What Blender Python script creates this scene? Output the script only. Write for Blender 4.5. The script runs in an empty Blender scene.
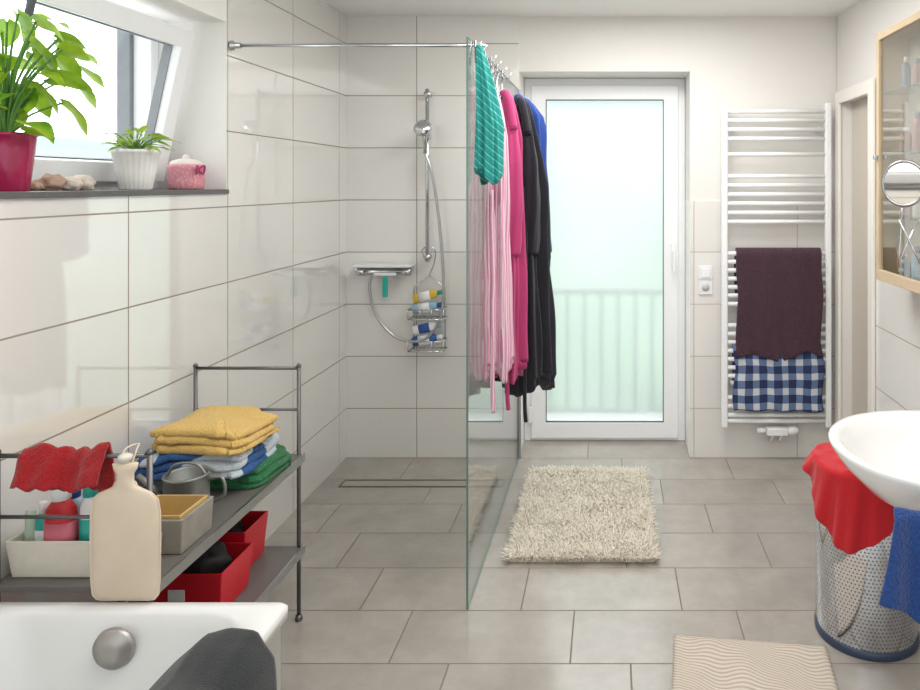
import bpy, math, random
from mathutils import Vector, Matrix, noise
random.seed(7)
sc = bpy.context.scene
COL = sc.collection
pi = math.pi

# ------------------------------------------------------------------ materials
def newmat(name):
    m = bpy.data.materials.new(name); m.use_nodes = True
    nt = m.node_tree
    return m, nt, nt.nodes["Principled BSDF"]

def link(nt, a, b): nt.links.new(a, b)

def M(nt, op, a, b=None, c=None):
    n = nt.nodes.new("ShaderNodeMath"); n.operation = op
    for i, v in enumerate((a, b, c)):
        if v is None: continue
        if isinstance(v, (int, float)): n.inputs[i].default_value = v
        else: nt.links.new(v, n.inputs[i])
    return n.outputs[0]

def MIX(nt, f, a, b):
    n = nt.nodes.new("ShaderNodeMix"); n.data_type = 'RGBA'
    for i, v in ((0, f), (6, a), (7, b)):
        if isinstance(v, (int, float)): n.inputs[i].default_value = v
        elif isinstance(v, tuple): n.inputs[i].default_value = (*v[:3], 1)
        else: nt.links.new(v, n.inputs[i])
    return n.outputs[2]

def POS(nt):
    g = nt.nodes.new("ShaderNodeNewGeometry")
    s = nt.nodes.new("ShaderNodeSeparateXYZ")
    nt.links.new(g.outputs["Position"], s.inputs[0])
    return g.outputs["Position"], s.outputs[0], s.outputs[1], s.outputs[2]

def lin(r, g, b):
    f = lambda c: (c/255/12.92) if c/255 <= 0.04045 else ((c/255+0.055)/1.055)**2.4
    return (f(r), f(g), f(b))

def NOISE(nt, scale, detail=3, vec=None, rough=.5):
    n = nt.nodes.new("ShaderNodeTexNoise")
    n.inputs["Scale"].default_value = scale; n.inputs["Detail"].default_value = detail
    n.inputs["Roughness"].default_value = rough
    if vec is None: vec = POS(nt)[0]
    nt.links.new(vec, n.inputs["Vector"])
    return n.outputs[0]

def BUMP(nt, h, bsdf, strength=.3, dist=.005):
    b = nt.nodes.new("ShaderNodeBump")
    b.inputs["Strength"].default_value = strength; b.inputs["Distance"].default_value = dist
    nt.links.new(h, b.inputs["Height"]); nt.links.new(b.outputs[0], bsdf.inputs["Normal"])

def simple(name, rgb, rough=.5, metal=0, var=.06, nscale=30, bump=0, bdist=.003, sheen=0, trans=0, coat=0):
    m, nt, b = newmat(name)
    c = lin(*rgb)
    dark = tuple(x*(1-var*2) for x in c); lite = tuple(min(1, x*(1+var)) for x in c)
    n = NOISE(nt, nscale)
    link(nt, MIX(nt, n, dark, lite), b.inputs["Base Color"])
    b.inputs["Roughness"].default_value = rough; b.inputs["Metallic"].default_value = metal
    if sheen: b.inputs["Sheen Weight"].default_value = sheen
    if trans: b.inputs["Transmission Weight"].default_value = trans
    if coat: b.inputs["Coat Weight"].default_value = coat
    if bump: BUMP(nt, n, b, bump, bdist)
    return m

def fabric(name, rgb, var=.14, nscale=260, bump=.7, bdist=.004):
    return simple(name, rgb, .95, 0, var, nscale, bump, bdist, sheen=.15)

def tile_mat(name, axis, u0, w, v0, h, grout, rgb, groutrgb, rough, vaxis='z', shift=0, var=.03, mott=0.0, bump=.4, coat=0):
    m, nt, b = newmat(name)
    P, X, Y, Z = POS(nt)
    A = {'x': X, 'y': Y, 'z': Z}
    a = A[axis]; v = M(nt, 'DIVIDE', M(nt, 'SUBTRACT', A[vaxis], v0), h)
    row = M(nt, 'FLOOR', v)
    u = M(nt, 'ADD', M(nt, 'DIVIDE', M(nt, 'SUBTRACT', a, u0), w), M(nt, 'MULTIPLY', row, shift))
    fu = M(nt, 'FRACT', u); fv = M(nt, 'FRACT', v)
    du = M(nt, 'MULTIPLY', M(nt, 'MINIMUM', fu, M(nt, 'SUBTRACT', 1, fu)), w)
    dv = M(nt, 'MULTIPLY', M(nt, 'MINIMUM', fv, M(nt, 'SUBTRACT', 1, fv)), h)
    d = M(nt, 'MINIMUM', du, dv)
    mr = nt.nodes.new("ShaderNodeMapRange"); mr.interpolation_type = 'SMOOTHSTEP'
    nt.links.new(d, mr.inputs[0]); mr.inputs[1].default_value = grout*.35; mr.inputs[2].default_value = grout*.65
    mask = mr.outputs[0]
    cv = nt.nodes.new("ShaderNodeCombineXYZ"); nt.links.new(M(nt, 'FLOOR', u), cv.inputs[0]); nt.links.new(row, cv.inputs[1])
    wn = nt.nodes.new("ShaderNodeTexWhiteNoise"); nt.links.new(cv.outputs[0], wn.inputs[0])
    c = lin(*rgb)
    col = MIX(nt, wn.outputs[0], tuple(x*(1-var) for x in c), tuple(min(1, x*(1+var)) for x in c))
    if mott:
        n1 = NOISE(nt, 4.5, 7, rough=.7)
        mm = nt.nodes.new("ShaderNodeMapRange"); nt.links.new(n1, mm.inputs[0])
        mm.inputs[1].default_value = .3; mm.inputs[2].default_value = .7
        col2 = MIX(nt, .5, col, tuple(x*(1-mott) for x in c))
        col = MIX(nt, mm.outputs[0], col, col2)
    link(nt, MIX(nt, mask, lin(*groutrgb), col), b.inputs["Base Color"])
    rr = nt.nodes.new("ShaderNodeMapRange"); nt.links.new(mask, rr.inputs[0])
    rr.inputs[3].default_value = .8; rr.inputs[4].default_value = rough
    link(nt, rr.outputs[0], b.inputs["Roughness"])
    if coat:
        link(nt, M(nt, 'MULTIPLY', mask, coat), b.inputs["Coat Weight"]); b.inputs["Coat IOR"].default_value = 1.9
        b.inputs["Coat Roughness"].default_value = rough*.7
    BUMP(nt, mask, b, bump, .002)
    return m

WT = (229, 227, 222); WG = (150, 138, 125)
m_tile_left = tile_mat("tile_left", 'y', 2.91, .6, .283, .3025, .005, WT, WG, .05, coat=1)
m_tile_back = tile_mat("tile_back", 'x', -1.122, .6, .283, .3025, .0048, WT, WG, .09, coat=.6)
m_tile_backr = tile_mat("tile_back_low", 'x', 1.087, .6, .283, .3025, .0045, (226, 223, 218), (176, 168, 158), .12)
m_tile_right = tile_mat("tile_right", 'y', 3.0, .6, .283, .3025, .005, WT, (165, 153, 140), .12)
m_floor = tile_mat("floor_tiles", 'x', .468, .6, 2.4, .3, .0055, (172, 165, 156), (120, 108, 96), .20, vaxis='y', shift=1/3, var=.09, mott=.48, coat=.25)
m_paint = simple("wall_paint", (227, 224, 219), .8, var=.01, nscale=60, bump=.05)
m_ceil = simple("ceiling_paint", (245, 244, 242), .85, var=.01)
m_reveal = simple("reveal_paint", (240, 238, 234), .8, var=.01)
m_white = simple("white_plastic", (236, 236, 236), .3, var=.01)
m_frame = simple("white_frame", (240, 241, 242), .28, var=.01)
m_ceramic = simple("white_ceramic", (230, 229, 227), .08, var=.005, coat=.4)
m_acryl = simple("tub_acrylic", (226, 226, 224), .1, var=.005, coat=.3)
m_chrome = simple("chrome", (205, 207, 210), .12, 1, var=.02)
m_steel = simple("brushed_steel", (190, 191, 192), .3, 1, var=.06)
m_rack = simple("rack_metal", (110, 108, 108), .35, .8, var=.05)
m_shelf = simple("shelf_board", (108, 104, 100), .45, 0, var=.08, nscale=8)
m_black = simple("black_rubber", (30, 30, 32), .6)
m_slate = simple("slate", (98, 96, 96), .35, var=.2, nscale=120)
m_dgrey = simple("dark_grey", (84, 88, 94), .5)
m_mgrey = simple("mid_grey", (128, 133, 138), .5)

def glass_mat(name, tint=(.985, .995, .99), f0=.04, rough=0.0):
    m = bpy.data.materials.new(name); m.use_nodes = True; nt = m.node_tree
    nt.nodes.remove(nt.nodes["Principled BSDF"]); out = nt.nodes["Material Output"]
    t = nt.nodes.new("ShaderNodeBsdfTransparent"); t.inputs[0].default_value = (*tint, 1)
    g = nt.nodes.new("ShaderNodeBsdfGlossy"); g.inputs["Roughness"].default_value = rough
    lw = nt.nodes.new("ShaderNodeLayerWeight"); lw.inputs[0].default_value = .5
    f = M(nt, 'ADD', M(nt, 'MULTIPLY', M(nt, 'POWER', lw.outputs["Facing"], 4.4), .85), f0)
    mx = nt.nodes.new("ShaderNodeMixShader")
    nt.links.new(f, mx.inputs[0]); nt.links.new(t.outputs[0], mx.inputs[1]); nt.links.new(g.outputs[0], mx.inputs[2])
    nt.links.new(mx.outputs[0], out.inputs[0])
    return m
m_glass = glass_mat("clear_glass")
m_glassedge = simple("glass_edge", (96, 128, 116), .15, var=.02)

def frosted():
    m, nt, b = newmat("frosted_glass")
    b.inputs["Base Color"].default_value = (.80, .80, .80, 1)
    b.inputs["Transmission Weight"].default_value = 1; b.inputs["Roughness"].default_value = .34
    b.inputs["IOR"].default_value = 1.25
    t = nt.nodes.new("ShaderNodeBsdfTranslucent"); t.inputs[0].default_value = (.72, .755, .755, 1)
    mx = nt.nodes.new("ShaderNodeMixShader"); mx.inputs[0].default_value = .4
    nt.links.new(b.outputs[0], mx.inputs[1]); nt.links.new(t.outputs[0], mx.inputs[2])
    nt.links.new(mx.outputs[0], nt.nodes["Material Output"].inputs[0])
    return m
m_frost = frosted()

# ------------------------------------------------------------------ mesh helpers
def top(name, label, cat, loc, group=None):
    e = bpy.data.objects.new(name, None); e.empty_display_size = .05
    e.location = loc; COL.objects.link(e)
    e["label"] = label; e["category"] = cat
    if group: e["group"] = group
    return e

def tag(o, label, cat, group=None):
    o["label"] = label; o["category"] = cat
    if group: o["group"] = group
    return o

def struct(o): o["kind"] = "structure"; return o

def wloc(o):
    v = Vector(o.location)
    while o.parent: o = o.parent; v += Vector(o.location)
    return v

def mk(name, verts, faces, mat, parent=None, smooth=True, midx=None, bevel=0, subsurf=0, solid=0):
    verts = [Vector(v) for v in verts]
    if parent is not None:
        org = wloc(parent); loc = Vector((0, 0, 0))
    else:
        xs = [v.x for v in verts]; ys = [v.y for v in verts]; zs = [v.z for v in verts]
        org = Vector(((min(xs)+max(xs))/2, (min(ys)+max(ys))/2, min(zs))); loc = org
    me = bpy.data.meshes.new(name)
    me.from_pydata([v-org for v in verts], [], faces)
    mats = mat if isinstance(mat, list) else [mat]
    for mm in mats: me.materials.append(mm)
    if midx:
        for p, i in zip(me.polygons, midx): p.material_index = i
    for p in me.polygons: p.use_smooth = smooth
    me.update()
    o = bpy.data.objects.new(name, me); COL.objects.link(o)
    o.location = loc
    if parent is not None: o.parent = parent
    if solid:
        s = o.modifiers.new("s", 'SOLIDIFY'); s.thickness = solid; s.offset = 0
    if bevel:
        b = o.modifiers.new("b", 'BEVEL'); b.width = bevel; b.segments = 2; b.limit_method = 'ANGLE'
    if subsurf:
        s = o.modifiers.new("u", 'SUBSURF'); s.levels = subsurf; s.render_levels = subsurf
    return o

def bx(x0, x1, y0, y1, z0, z1):
    v = [(x0,y0,z0),(x1,y0,z0),(x1,y1,z0),(x0,y1,z0),(x0,y0,z1),(x1,y0,z1),(x1,y1,z1),(x0,y1,z1)]
    f = [(0,3,2,1),(4,5,6,7),(0,1,5,4),(1,2,6,5),(2,3,7,6),(3,0,4,7)]  # bottom, top, -y, +x, +y, -x
    return v, f

def join(parts):
    V = []; F = []
    for v, f in parts:
        o = len(V); V += list(v); F += [tuple(i+o for i in q) for q in f]
    return V, F

def boxes(name, bl, mat, parent=None, bevel=0.0, smooth=False):
    v, f = join([bx(*b) for b in bl])
    return mk(name, v, f, mat, parent, smooth=smooth, bevel=bevel)

def ring_frame(a0, a1, z0, z1, wa, wb, wt, d0, d1, plane='xz'):
    O = [(a0, z0), (a1, z0), (a1, z1), (a0, z1)]
    I = [(a0+wa, z0+wb), (a1-wa, z0+wb), (a1-wa, z1-wt), (a0+wa, z1-wt)]
    def P(a, z, d): return (a, d, z) if plane == 'xz' else (d, a, z)
    V = [P(a, z, d0) for a, z in O]+[P(a, z, d0) for a, z in I]+[P(a, z, d1) for a, z in O]+[P(a, z, d1) for a, z in I]
    F = []
    for k in range(4):
        j = (k+1) % 4
        F.append((k, j, 4+j, 4+k)); F.append((8+j, 8+k, 12+k, 12+j))
        F.append((k, 8+k, 8+j, j)); F.append((4+k, 4+j, 12+j, 12+k))
    if plane != 'xz': F = [tuple(reversed(q)) for q in F]
    return V, F

def catmull(pts, n=6, closed=False):
    P = [Vector(p) for p in pts]
    if len(P) < 3: return P
    out = []
    L = len(P)
    rng = L if closed else L-1
    for i in range(rng):
        if closed: a, b, c, d = P[(i-1) % L], P[i], P[(i+1) % L], P[(i+2) % L]
        else: a, b, c, d = P[max(i-1, 0)], P[i], P[i+1], P[min(i+2, L-1)]
        for k in range(n):
            t = k/n
            out.append(.5*((2*b)+(c-a)*t+(2*a-5*b+4*c-d)*t*t+(-a+3*b-3*c+d)*t**3))
    if not closed: out.append(P[-1])
    return out

def tube(pts, r, seg=8, closed=False, smooth=0):
    P = [Vector(p) for p in pts]
    if smooth: P = catmull(P, smooth, closed)
    n = len(P); V = []; F = []
    up = None
    for i, p in enumerate(P):
        if closed: t = P[(i+1) % n]-P[(i-1) % n]
        else: t = P[min(i+1, n-1)]-P[max(i-1, 0)]
        if t.length < 1e-9: t = Vector((0, 0, 1))
        t.normalize()
        if up is None:
            up = Vector((0, 0, 1)) if abs(t.z) < .9 else Vector((1, 0, 0))
        s = t.cross(up)
        if s.length < 1e-6: s = t.cross(Vector((0, 1, 0)))
        s.normalize(); up = s.cross(t).normalized()
        rr = r[i] if isinstance(r, list) else r
        for k in range(seg):
            a = 2*pi*k/seg
            V.append(p+s*math.cos(a)*rr+up*math.sin(a)*rr)
    m = n if closed else n-1
    for i in range(m):
        j = (i+1) % n
        for k in range(seg):
            k2 = (k+1) % seg
            F.append((i*seg+k, i*seg+k2, j*seg+k2, j*seg+k))
    if not closed:
        F.append(tuple(reversed(range(seg)))); F.append(tuple((n-1)*seg+k for k in range(seg)))
    return V, F

def tubes(name, lst, mat, parent=None):
    v, f = join([tube(p, r, **k) for p, r, k in lst])
    return mk(name, v, f, mat, parent)

def lathe(c, prof, seg=32, rib=0, nrib=0, axis='z', cap=True):
    V = []; F = []
    for r, h in prof:
        for k in range(seg):
            a = 2*pi*k/seg
            rr = r*(1+(rib*math.cos(a*nrib) if rib else 0))
            if axis == 'z': V.append((c[0]+rr*math.cos(a), c[1]+rr*math.sin(a), c[2]+h))
            elif axis == 'y': V.append((c[0]+rr*math.cos(a), c[1]+h, c[2]+rr*math.sin(a)))
            else: V.append((c[0]+h, c[1]+rr*math.cos(a), c[2]+rr*math.sin(a)))
    for i in range(len(prof)-1):
        for k in range(seg):
            k2 = (k+1) % seg
            F.append((i*seg+k, i*seg+k2, (i+1)*seg+k2, (i+1)*seg+k))
    if cap:
        F.append(tuple(reversed(range(seg)))); F.append(tuple((len(prof)-1)*seg+k for k in range(seg)))
    return V, F

def lath(name, c, prof, mat, parent=None, **k):
    v, f = lathe(c, prof, **k); return mk(name, v, f, mat, parent)

def loft(secs, seg=40, fn=None):
    V = []; F = []
    n = len(secs)
    for i, (cx, cy, z, rx, ry, e) in enumerate(secs):
        for k in range(seg):
            a = 2*pi*k/seg
            ca, sa = math.cos(a), math.sin(a)
            x = math.copysign(abs(ca)**(2/e), ca)*rx; y = math.copysign(abs(sa)**(2/e), sa)*ry
            q = fn(a, i/(n-1)) if fn else 1
            V.append((cx+x*q, cy+y*q, z))
    for i in range(n-1):
        for k in range(seg):
            k2 = (k+1) % seg
            F.append((i*seg+k, (i+1)*seg+k, (i+1)*seg+k2, i*seg+k2))
    F.append(tuple(range(seg))); F.append(tuple((n-1)*seg+k for k in reversed(range(seg))))
    return V, F

def grid(name, nu, nv, fn, mat, parent=None, solid=.006, subsurf=0):
    V = [fn(i/(nu-1), j/(nv-1)) for j in range(nv) for i in range(nu)]
    F = [(j*nu+i, j*nu+i+1, (j+1)*nu+i+1, (j+1)*nu+i) for j in range(nv-1) for i in range(nu-1)]
    return mk(name, V, F, mat, parent, solid=solid, subsurf=subsurf)

def interp(pts, t):
    P = [Vector(p) for p in pts]
    L = [(P[i+1]-P[i]).length for i in range(len(P)-1)]
    s = t*sum(L)
    for i, l in enumerate(L):
        if s <= l or i == len(L)-1: return P[i].lerp(P[i+1], min(1, s/l if l else 0))
        s -= l

def nz(x, y, z=0): return noise.noise(Vector((x, y, z)))

# ------------------------------------------------------------------ ROOM SHELL
CH = 2.56; XL = -1.53; XR = 1.31; YB = 4.22
WY0, WY1, WZ0, WZ1 = 1.2, 2.9, 1.545, 2.23
def shell(name, parts):
    V = []; F = []; mi = []; mats = []
    for (b, fm) in parts:
        v, f = bx(*b); o = len(V); V += v
        for i, q in enumerate(f):
            mm = fm.get(i, fm['d'])
            if mm not in mats: mats.append(mm)
            F.append(tuple(a+o for a in q)); mi.append(mats.index(mm))
    return struct(mk(name, V, F, mats, smooth=False, midx=mi))
tl = {3: m_tile_left, 'd': m_reveal}
TW = 0.36
shell("wall_left", [
    ((XL-TW, XL, -.6, WY0, 0, CH), tl), ((XL-TW, XL, WY0, WY1, 0, WZ0), tl),
    ((XL-TW, XL, WY0, WY1, WZ1, CH), {3: m_reveal, 'd': m_reveal}), ((XL-TW, XL, WY1, YB, 0, CH), tl)])
DX0, DX1, DZ = -.53, .465, 2.24
tb = {2: m_tile_back, 'd': m_reveal}; tr = {2: m_tile_backr, 'd': m_reveal}
shell("wall_back", [
    ((XL-TW, DX0, YB, YB+.36, 0, CH), tb),
    ((DX0, XR+.3, YB+.008, YB+.36, DZ, CH), {'d': m_paint}),
    ((DX1, XR+.3, YB, YB+.36, 0, 1.487), tr),
    ((DX1, XR+.3, YB+.008, YB+.36, 1.487, DZ), {'d': m_paint})])
RY0, RY1, RZ = 3.64, 4.12, 2.05
tR = {5: m_tile_right, 'd': m_reveal}
shell("wall_right", [
    ((XR, XR+.3, -.6, RY0, 0, 1.487), tR), ((XR+.008, XR+.3, -.6, RY0, 1.487, CH), {'d': m_paint}),
    ((XR+.008, XR+.3, RY0, YB, RZ, CH), {'d': m_paint}), ((XR, XR+.3, RY1, YB, 0, RZ), {'d': m_paint})])
struct(boxes("floor", [(XL-TW, XR+.3, -.6, YB+.36, -.1, 0)], m_floor))
struct(boxes("ceiling", [(XL-TW, XR+.3, -.6, YB+.36, CH, CH+.1)], m_ceil))
struct(boxes("trim_1", [(XL-.27, XL+.012, WY0, WY1+.0, WZ0, WZ0+.018)], m_slate, bevel=.002))

# window_1 --------------------------------------------------------
w1 = top("window_1", "white tilted bathroom window above the sill", "window", (XL-.3, 2.05, WZ0+.018)); struct(w1)
FX0, FX1 = XL-.34, XL-.27
fy0, fy1, fz0, fz1 = WY0, WY1, WZ0+.018, WZ1
v, f = ring_frame(fy0, fy1, fz0, fz1, .05, .05, .05, FX0, FX1, 'yz'); mk("window_frame", v, f, m_frame, w1, smooth=False, bevel=.004)
TA = math.radians(12)
def tilt(p):
    t, y, h = p
    return (FX1+.012+h*math.sin(TA)+t*math.cos(TA), y, fz0+.035+h*math.cos(TA)-t*math.sin(TA))
def tboxes(name, bl, mat, bevel=.004):
    v, f = join([bx(*b) for b in bl]); v = [tilt(p) for p in v]
    return mk(name, v, f, mat, w1, smooth=False, bevel=bevel)
sy0, sy1, sh = WY0+.03, WY1-.04, .60
v, f = ring_frame(sy0, sy1, 0, sh, .07, .07, .07, -.03, .035, 'yz'); mk("window_sash", [tilt(p) for p in v], f, m_frame, w1, smooth=False, bevel=.004)
v, f = ring_frame(sy0+.066, sy1-.066, .066, sh-.066, .008, .008, .008, -.033, .0, 'yz'); mk("gasket", [tilt(p) for p in v], f, m_mgrey, w1, smooth=False)
v = [(0, sy0+.068, .068), (0, sy1-.068, .068), (0, sy1-.068, sh-.068), (0, sy0+.068, sh-.068)]
mk("window_pane", [tilt(p) for p in v], [(0, 1, 2, 3)], m_glass, w1, smooth=False)
tboxes("window_handle", [(.035, .05, 2.02, 2.06, sh-.06, sh-.01), (.0501, .065, 2.03, 2.05, sh-.16, sh-.02)], m_dgrey)
boxes("shutter_guide", [(FX0-.05, FX0-.001, fy1-.07, fy1-.03, fz0, fz1)], m_mgrey, w1)

# door_1 ----------------------------------------------------------
d1 = top("door_1", "white balcony door with frosted glass pane", "door", (0, 4.52, 0)); struct(d1)
yd0, yd1 = 4.49, 4.56
v, f = ring_frame(DX0+.001, DX1-.001, .001, DZ-.001, .06, .03, .06, yd0, yd1); mk("door_frame", v, f, m_frame, d1, smooth=False, bevel=.004)
v, f = ring_frame(DX0+.045, DX1-.045, .02, DZ-.045, .09, .10, .09, yd0-.02, yd1-.01); mk("door_leaf", v, f, m_frame, d1, smooth=False, bevel=.005)
v, f = ring_frame(DX0+.133, DX1-.133, .118, DZ-.133, .006, .006, .006, yd0-.017, yd0+.003); mk("gasket", v, f, m_dgrey, d1, smooth=False)
mk("frosted_pane", [(DX0+.12, yd0+.01, .10), (DX1-.12, yd0+.01, .10), (DX1-.12, yd0+.01, DZ-.12), (DX0+.12, yd0+.01, DZ-.12)], [(0, 1, 2, 3)], m_frost, d1, smooth=False)
boxes("door_handle", [(.375, .405, yd0-.03, yd0-.02, 1.07, 1.22), (.383, .397, yd0-.07, yd0-.0301, 1.16, 1.175), (.382, .398, yd0-.084, yd0-.0701, 1.05, 1.18)], m_white, d1, bevel=.003)
for hz in (.12, 2.0):
    boxes("hinge", [(DX0+.03, DX0+.055, yd0-.035, yd0-.0205, hz, hz+.10)], m_white, d1, bevel=.003)

# door_2 in right wall -------------------------------------------
d2 = top("door_2", "white interior door with cream leaf", "door", (XR+.1, 3.88, 0)); struct(d2)
m_trim = simple("door_trim", (236, 232, 224), .4, var=.01)
m_leaf = simple("door_leaf_cream", (205, 197, 184), .5, var=.02)
v, f = ring_frame(RY0-.06, RY1+.06, -.06, RZ+.06, .07, .061, .07, XR-.018, XR-.001, 'yz'); mk("door_casing", v, f, m_trim, d2, smooth=False, bevel=.004)
boxes("door_leaf", [(XR+.06, XR+.10, RY0+.001, RY1-.001, .005, RZ-.001)], m_leaf, d2, bevel=.003)

# ------------------------------------------------------------------ OUTSIDE
m_grass = simple("lawn", (190, 204, 190), .9, var=.06, nscale=2)
m_rail = simple("railing_grey", (140, 156, 147), .6)
struct(boxes("lawn", [(-12, 12, 5.6, 40, -1.5, -1.4)], m_grass))
def hedgemat():
    m, nt, b = newmat("hedge_leaves_sky_tone"); P, X, Y, Z = POS(nt)
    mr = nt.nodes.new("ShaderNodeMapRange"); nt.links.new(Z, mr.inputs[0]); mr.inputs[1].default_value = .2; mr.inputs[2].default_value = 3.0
    c = MIX(nt, mr.outputs[0], lin(186, 206, 186), lin(216, 228, 230))  # paler bluish top stands in for the bright sky it covers
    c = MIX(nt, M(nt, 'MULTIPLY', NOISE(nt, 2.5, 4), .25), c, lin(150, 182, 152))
    nt.links.new(c, b.inputs["Base Color"]); b.inputs["Roughness"].default_value = .9
    return m
hedge_m = hedgemat()
def hedge(u, v):
    return (-6+12*u, 11+.6*nz(u*14, v*5), -1.4+(5.6+.25*nz(u*5, 3))*v)  # made tall so it hides the bright sky behind the frosted pane
tag(grid("hedge", 60, 14, hedge, hedge_m), "pale green hedge beyond the balcony, made tall to screen bright sky", "hedge")
br = top("balcony_railing", "grey metal balcony railing outside the frosted door", "railing", (0, 5.05, 0))
tubes("top_rail", [([(-1.2, 5.05, .86), (1.2, 5.05, .86)], .024, {})], m_rail, br)
tubes("bottom_rail", [([(-1.2, 5.05, .05), (1.2, 5.05, .05)], .018, {})], m_rail, br)
b0 = boxes("baluster", [(-1.105, -1.083, 5.04, 5.06, .05, .85)], m_rail, br)
for i in range(1, 20):
    b = b0.copy(); COL.objects.link(b); b.parent = br; b.location = (i*.115, 0, 0)
struct(boxes("balcony_slab", [(-1.4, 1.4, 4.6, 5.3, -.12, -.02)], simple("concrete", (180, 180, 175), .9)))
m_house = simple("distant_house", (186, 196, 196), .8)
tag(boxes("neighbour_house", [(-16, -12, 14, 22, -1.5, 2.4), (-15.6, -12.4, 14.3, 21.7, 2.401, 2.65)], m_house), "distant pale grey house seen through the window", "house")

# ------------------------------------------------------------------ GLASS SCREEN
gs = top("shower_screen", "clear frameless glass shower screen standing on the floor", "shower screen", (-.53, 3.46, 0))
v, f = bx(-.534, -.526, 2.70, YB-.002, .004, 2.13)
mk("glass_panel", v, f, [m_glass, m_glassedge], gs, smooth=False, midx=[1, 1, 1, 0, 1, 0])
boxes("wall_profile", [(-.545, -.5355, YB-.022, YB-.001, 0.004, 2.13), (-.5245, -.515, YB-.022, YB-.001, 0.004, 2.13)], m_steel, gs)
tubes("stabiliser_bar", [([(XL+.03, 2.93, 2.142), (-.50, 2.93, 2.142)], .0065, {})], m_chrome, gs)
boxes("bar_clamp", [(-.548, -.512, 2.905, 2.955, 2.10, 2.156)], m_chrome, gs, bevel=.004)
lath("wall_flange", (XL+.001, 2.93, 2.142), [(.020, 0), (.020, .010), (.012, .016), (.012, .04)], m_chrome, gs, axis='x')

dr = top("shower_drain", "long narrow stainless steel floor drain channel", "drain", (-.98, 3.84, 0))
ch = [(-1.42, 3.80), (-.56, 3.80), (-.56, 3.89), (-1.42, 3.89)]; ci = [(-1.412, 3.806), (-.568, 3.806), (-.568, 3.884), (-1.412, 3.884)]
V = [(a, b, .003) for a, b in ch]+[(a, b, .003) for a, b in ci]+[(a, b, 0) for a, b in ch]
F = [(k, (k+1) % 4, 4+(k+1) % 4, 4+k) for k in range(4)]+[(8+k, 8+(k+1) % 4, (k+1) % 4, k) for k in range(4)]
mk("drain_frame", V, F, m_rack, dr, smooth=False)
boxes("drain_cover", [(-1.41, -.57, 3.812, 3.878, 0.0005, .0025)], simple("tile_insert", (165, 155, 143), .4, var=.05), dr)

# ------------------------------------------------------------------ SHOWER SET
ss = top("shower_riser_set", "chrome hand shower on a wall riser rail with hose", "shower", (-1.047, YB, 1.1))
RX = -1.047; RYy = YB-.055
tubes("riser_rail", [([(RX, RYy, 1.14), (RX, RYy, 2.13)], .011, {})], m_chrome, ss)
for h in (1.165, 2.10):
    v, f = lathe((RX, RYy-.012, h), [(.018, 0), (.020, .01), (.018, .02), (.014, .066)], axis='y', seg=20)
    mk("rail_bracket", v, f, m_chrome, ss)
boxes("slider", [(RX-.022, RX+.022, RYy-.035, RYy+.015, 1.84, 1.89)], m_chrome, ss, bevel=.008)
v1 = tube([(RX, RYy-.045, 1.76), (RX, RYy-.05, 1.84), (RX, RYy-.075, 1.90)], [.012, .012, .014], seg=12)
v2 = lathe((0, 0, 0), [(.012, -.028), (.045, -.012), (.052, 0), (.050, .008), (.040, .009)], seg=28)
rot = Matrix.Rotation(math.radians(62), 3, 'X')
v2 = ([rot @ Vector(p)*1.0 + Vector((RX, RYy-.10, 1.90)) for p in [(a, b, -c) for a, b, c in v2[0]]], v2[1])
v, f = join([v1, v2]); mk("hand_shower", v, f, m_chrome, ss)
hose = [(-1.36, YB-.09, 1.06), (-1.365, YB-.09, .98), (-1.33, YB-.085, .84), (-1.24, YB-.085, .73), (-1.13, YB-.09, .69), (-1.03, YB-.09, .72), (-.965, YB-.09, .83),
        (-.945, YB-.09, .98), (-.955, YB-.09, 1.2), (-.98, YB-.09, 1.45), (-1.01, YB-.10, 1.65), (RX, YB-.10, 1.76)]
tubes("hose", [(hose, .0085, dict(smooth=8, seg=8))], m_steel, ss)
mx = top("shower_mixer", "chrome thermostatic shower mixer with white shelf top", "shower mixer", (-1.29, YB, 1.06))
v, f = lathe((-1.45, YB-.07, 1.085), [(.018, 0), (.024, .005), (.024, .05), (.020, .052), (.020, .262), (.024, .264), (.024, .31), (.018, .315)], axis='x', seg=24)
mk("mixer_body", v, f, m_chrome, mx)
boxes("mixer_shelf", [(-1.455, -1.13, YB-.125, YB-.01, 1.112, 1.128)], m_white, mx, bevel=.006)
for xx in (-1.36, -1.22):
    tubes("wall_union", [([(xx, YB-.001, 1.085), (xx, YB-.06, 1.085)], .022, dict(seg=16))], m_chrome, mx)
m_turq = simple("turquoise_plastic", (40, 168, 155), .35)
sq = top("squeegee", "turquoise handled squeegee hanging under the shower mixer", "squeegee", (-1.27, YB-.12, .97))
boxes("squeegee_handle", [(-1.287, -1.258, YB-.117, YB-.095, .945, 1.066)], m_turq, sq, bevel=.007)
boxes("squeegee_blade", [(-1.335, -1.21, YB-.112, YB-.10, 1.067, 1.084)], m_white, sq, bevel=.003)

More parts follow.
